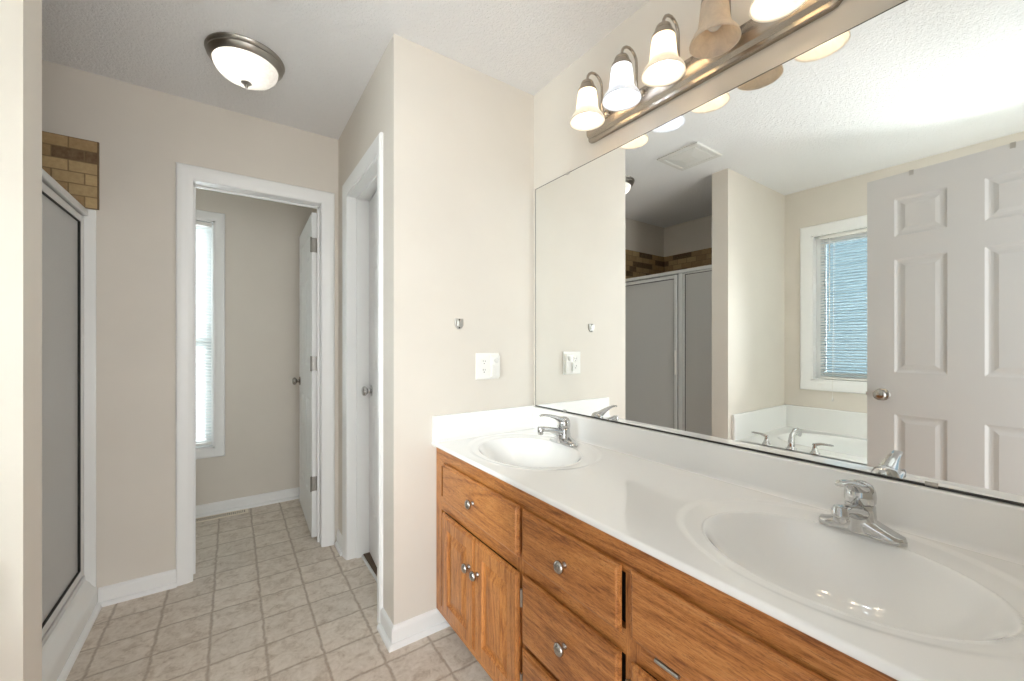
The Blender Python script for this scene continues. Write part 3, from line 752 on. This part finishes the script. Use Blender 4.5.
for i, y in enumerate(LY):
    m = MB()
    m.lathe([(0, W-.032), (.015, W-.032), (.015, W-.038), (.011, W-.043), (.007, W-.045)], (0, y, 2.100), 'X', 20)
    pts = [(W-.040, y, 2.100), (W-.052, y, 2.104), (W-.057, y, 2.118), (W-.057, y, 2.15), (W-.058, y, 2.19)]
    for k in range(9):
        a = math.pi*k/8; pts.append((W-.0975+.0395*math.cos(a), y, 2.196+.039*math.sin(a)))
    pts.append((LX, y, 2.186)); m.tube(pts, .0048, 10); m.build('arm', M['brushed'], vl, True, angle=50)
    m = MB(); m.lathe([(0, 2.196), (.008, 2.196), (.011, 2.190), (.021, 2.187), (.0245, 2.180), (.0245, 2.175), (.027, 2.172), (.027, 2.164), (.0335, 2.160), (.0345, 2.150), (.0335, 2.150), (.031, 2.159), (.0, 2.161)], (LX, y, 0), 'Z', 28); m.build('shade_holder', M['brushed'], vl, True, angle=35)
    m = MB(); m.lathe(SHADE, (LX, y, 0), 'Z', 40, False, False)
    sh = m.build('glass_shade', M[{1: 'shade_cool', 3: 'shade_off'}.get(i, 'shade')], vl, True)
    if i == 1: sh['label'] = 'frosted bell shade lit cool white'
    if i == 3: sh['label'] = 'frosted bell shade left unlit'
    m = MB(); m.lathe([(0, 2.160), (.011, 2.160), (.0125, 2.140), (.0185, 2.122), (.0225, 2.104), (.0215, 2.088), (.014, 2.077), (0, 2.073)], (LX, y, 0), 'Z', 20)
    m.build('bulb', M[{1: 'cool', 3: 'bulb_off'}.get(i, 'warm')], vl, True)

# ------------------------------------------------------------------ ceiling light
cl = thing('ceiling_light', 'round flush ceiling light with pewter rim and frosted glass bowl', 'ceiling light', (.050, 2.085, H))
m = MB(); m.lathe([(.10, 0), (.144, 0), (.146, -.005), (.144, -.010), (.138, -.015), (.140, -.022), (.135, -.030), (.127, -.039), (.122, -.042), (.118, -.040), (.112, -.02)], (.050, 2.085, H), 'Z', 56); m.build('rim', M['pewter'], cl, True, angle=40)
m = MB(); m.lathe([(.120, -.038)] + [(.120*math.cos(R(a)), -.038-.072*math.sin(R(a))) for a in range(8, 90, 8)] + [(.004, -.110)], (.050, 2.085, H), 'Z', 56, False, False); m.build('glass_bowl', M['bowl'], cl, True)
m = MB(); m.lathe([(0, -.105), (.019, -.1065), (.020, -.111), (.011, -.116), (.005, -.119), (.0075, -.124), (.006, -.130), (0, -.132)], (.050, 2.085, H), 'Z', 24); m.build('finial', M['pewter'], cl, True, angle=40)
m = MB(); m.lathe([(0, -.02), (.012, -.022), (.022, -.045), (.02, -.062), (0, -.07)], (.012, 2.06, H), 'Z', 16); m.build('bulb', M['ceil_bulb'], cl, True)

# ------------------------------------------------------------------ small wall and ceiling fittings
e = thing('exhaust_vent', 'square white exhaust vent grille on the ceiling, seen in the mirror', 'vent', (-.02, 1.515, H))
m = MB(); x0, x1, y0, y1 = -.165, .125, 1.372, 1.660
m.panel(lambda u, vv, d: (u, vv, H-.0005-d), x0, x1, y0, y1, [(0, 0), (0, .010), (.006, .014), (.030, .014), (.034, .010)]); m.build('frame', M['grille'], e)
m = MB(); m.panel(lambda u, vv, d: (u, vv, H-.0005-d), x0+.036, x1-.036, y0+.036, y1-.036, [(0, .009), (.004, .013), (.07, .022), (.085, .020), (.10, .022)]); m.build('cover', M['grille'], e)
o = thing('electrical_outlet', 'white double wall plate with a duplex outlet beside the mirror', 'outlet', (.966, B, 1.101))
m = MB(); m.panel(lambda u, vv, d: (u, B-.0003-d, vv), .902, 1.025, 1.041, 1.162, [(0, 0), (0, .003), (.003, .0055), (.005, .006)]); m.build('wall_plate', M['plastic'], o)
for z in (1.121, 1.082):
    m = MB(); m.box((.930, B-.0085, z-.014), (.956, B-.006, z+.014), .002, 1); rc = m.build('receptacle', M['plastic'], o)
    m = MB(); m.box((.936, B-.0089, z-.001), (.9382, B-.0083, z+.008)); m.box((.9465, B-.0089, z-.0005), (.9487, B-.0083, z+.007)); m.lathe([(.0025, B-.0089), (.0025, B-.0083)], (.9425, 0, z-.0075), 'Y', 10); m.build('slot', M['slot'], rc)
t = thing('plug_in_night_light', 'small white plug-in unit on the right half of the outlet plate', 'night light', (.995, B-.006, 1.10))
m = MB(); m.box((.968, B-.022, 1.048), (1.022, B-.0066, 1.150), .006, 3); m.build('housing', M['plastic'], t, True, angle=40)
m = MB(); m.lathe([(0, B-.027), (.010, B-.027), (.012, B-.024), (.012, B-.021)], (1.000, 0, 1.128), 'Y', 20); m.build('sensor_lens', M['bowl'], t, True, angle=40)
m = MB(); m.box((.966, B-.034, 1.058), (.984, B-.021, 1.108), .005, 3); m.build('plug_tab', M['plastic'], t, True, angle=40)
t = thing('mounting_bracket', 'small silver mounting bracket alone on the wall above the outlet', 'bracket', (.82, B, 1.29))
m = MB(); x0, x1 = .797, .838; zt, zb = 1.314, 1.268
pl = [(x0, zt), (x1, zt), (x1, zb+.016), (x1-.008, zb+.004), (x1-.016, zb), (x0+.016, zb), (x0+.008, zb+.004), (x0, zb+.016)]
m.loft([[(x, B-.0003, z) for x, z in pl], [(x, B-.004, z) for x, z in pl], [((x-.8175)*.86+.8175, B-.006, (z-1.29)*.86+1.29) for x, z in pl]]); br = m.build('plate', M['steel'], t)
m = MB(); m.box((.808, B-.010, 1.280), (.827, B-.006, 1.304), .002, 1); m.build('lug', M['steel'], t)
for z in (1.3085, 1.274): m = MB(); m.lathe([(.0035, B-.0075), (.0035, B-.0058)], (.8175, 0, z), 'Y', 10); m.build('screw', M['slot'], t)
# floor register in the far room
t = thing('floor_register', 'tan metal floor vent register along the far room baseboard', 'vent', (-.07, 3.48, 0))
m = MB(); x0, x1, y0, y1 = -.225, .095, 3.432, 3.512
m.panel(lambda u, vv, d: (u, vv, d), x0, x1, y0, y1, [(0, 0), (.004, .006), (.014, .006), (.016, .003)]); m.build('frame', M['register'], t)
m = MB()
for k in range(26):
    x = x0+.022+k*(x1-x0-.044)/25
    for ya, yb in ((y0+.020, y0+.034), (y0+.046, y1-.020)): m.box((x-.0024, ya, .0032), (x+.0024, yb, .0042))
m.build('slot', M['slot'], t)
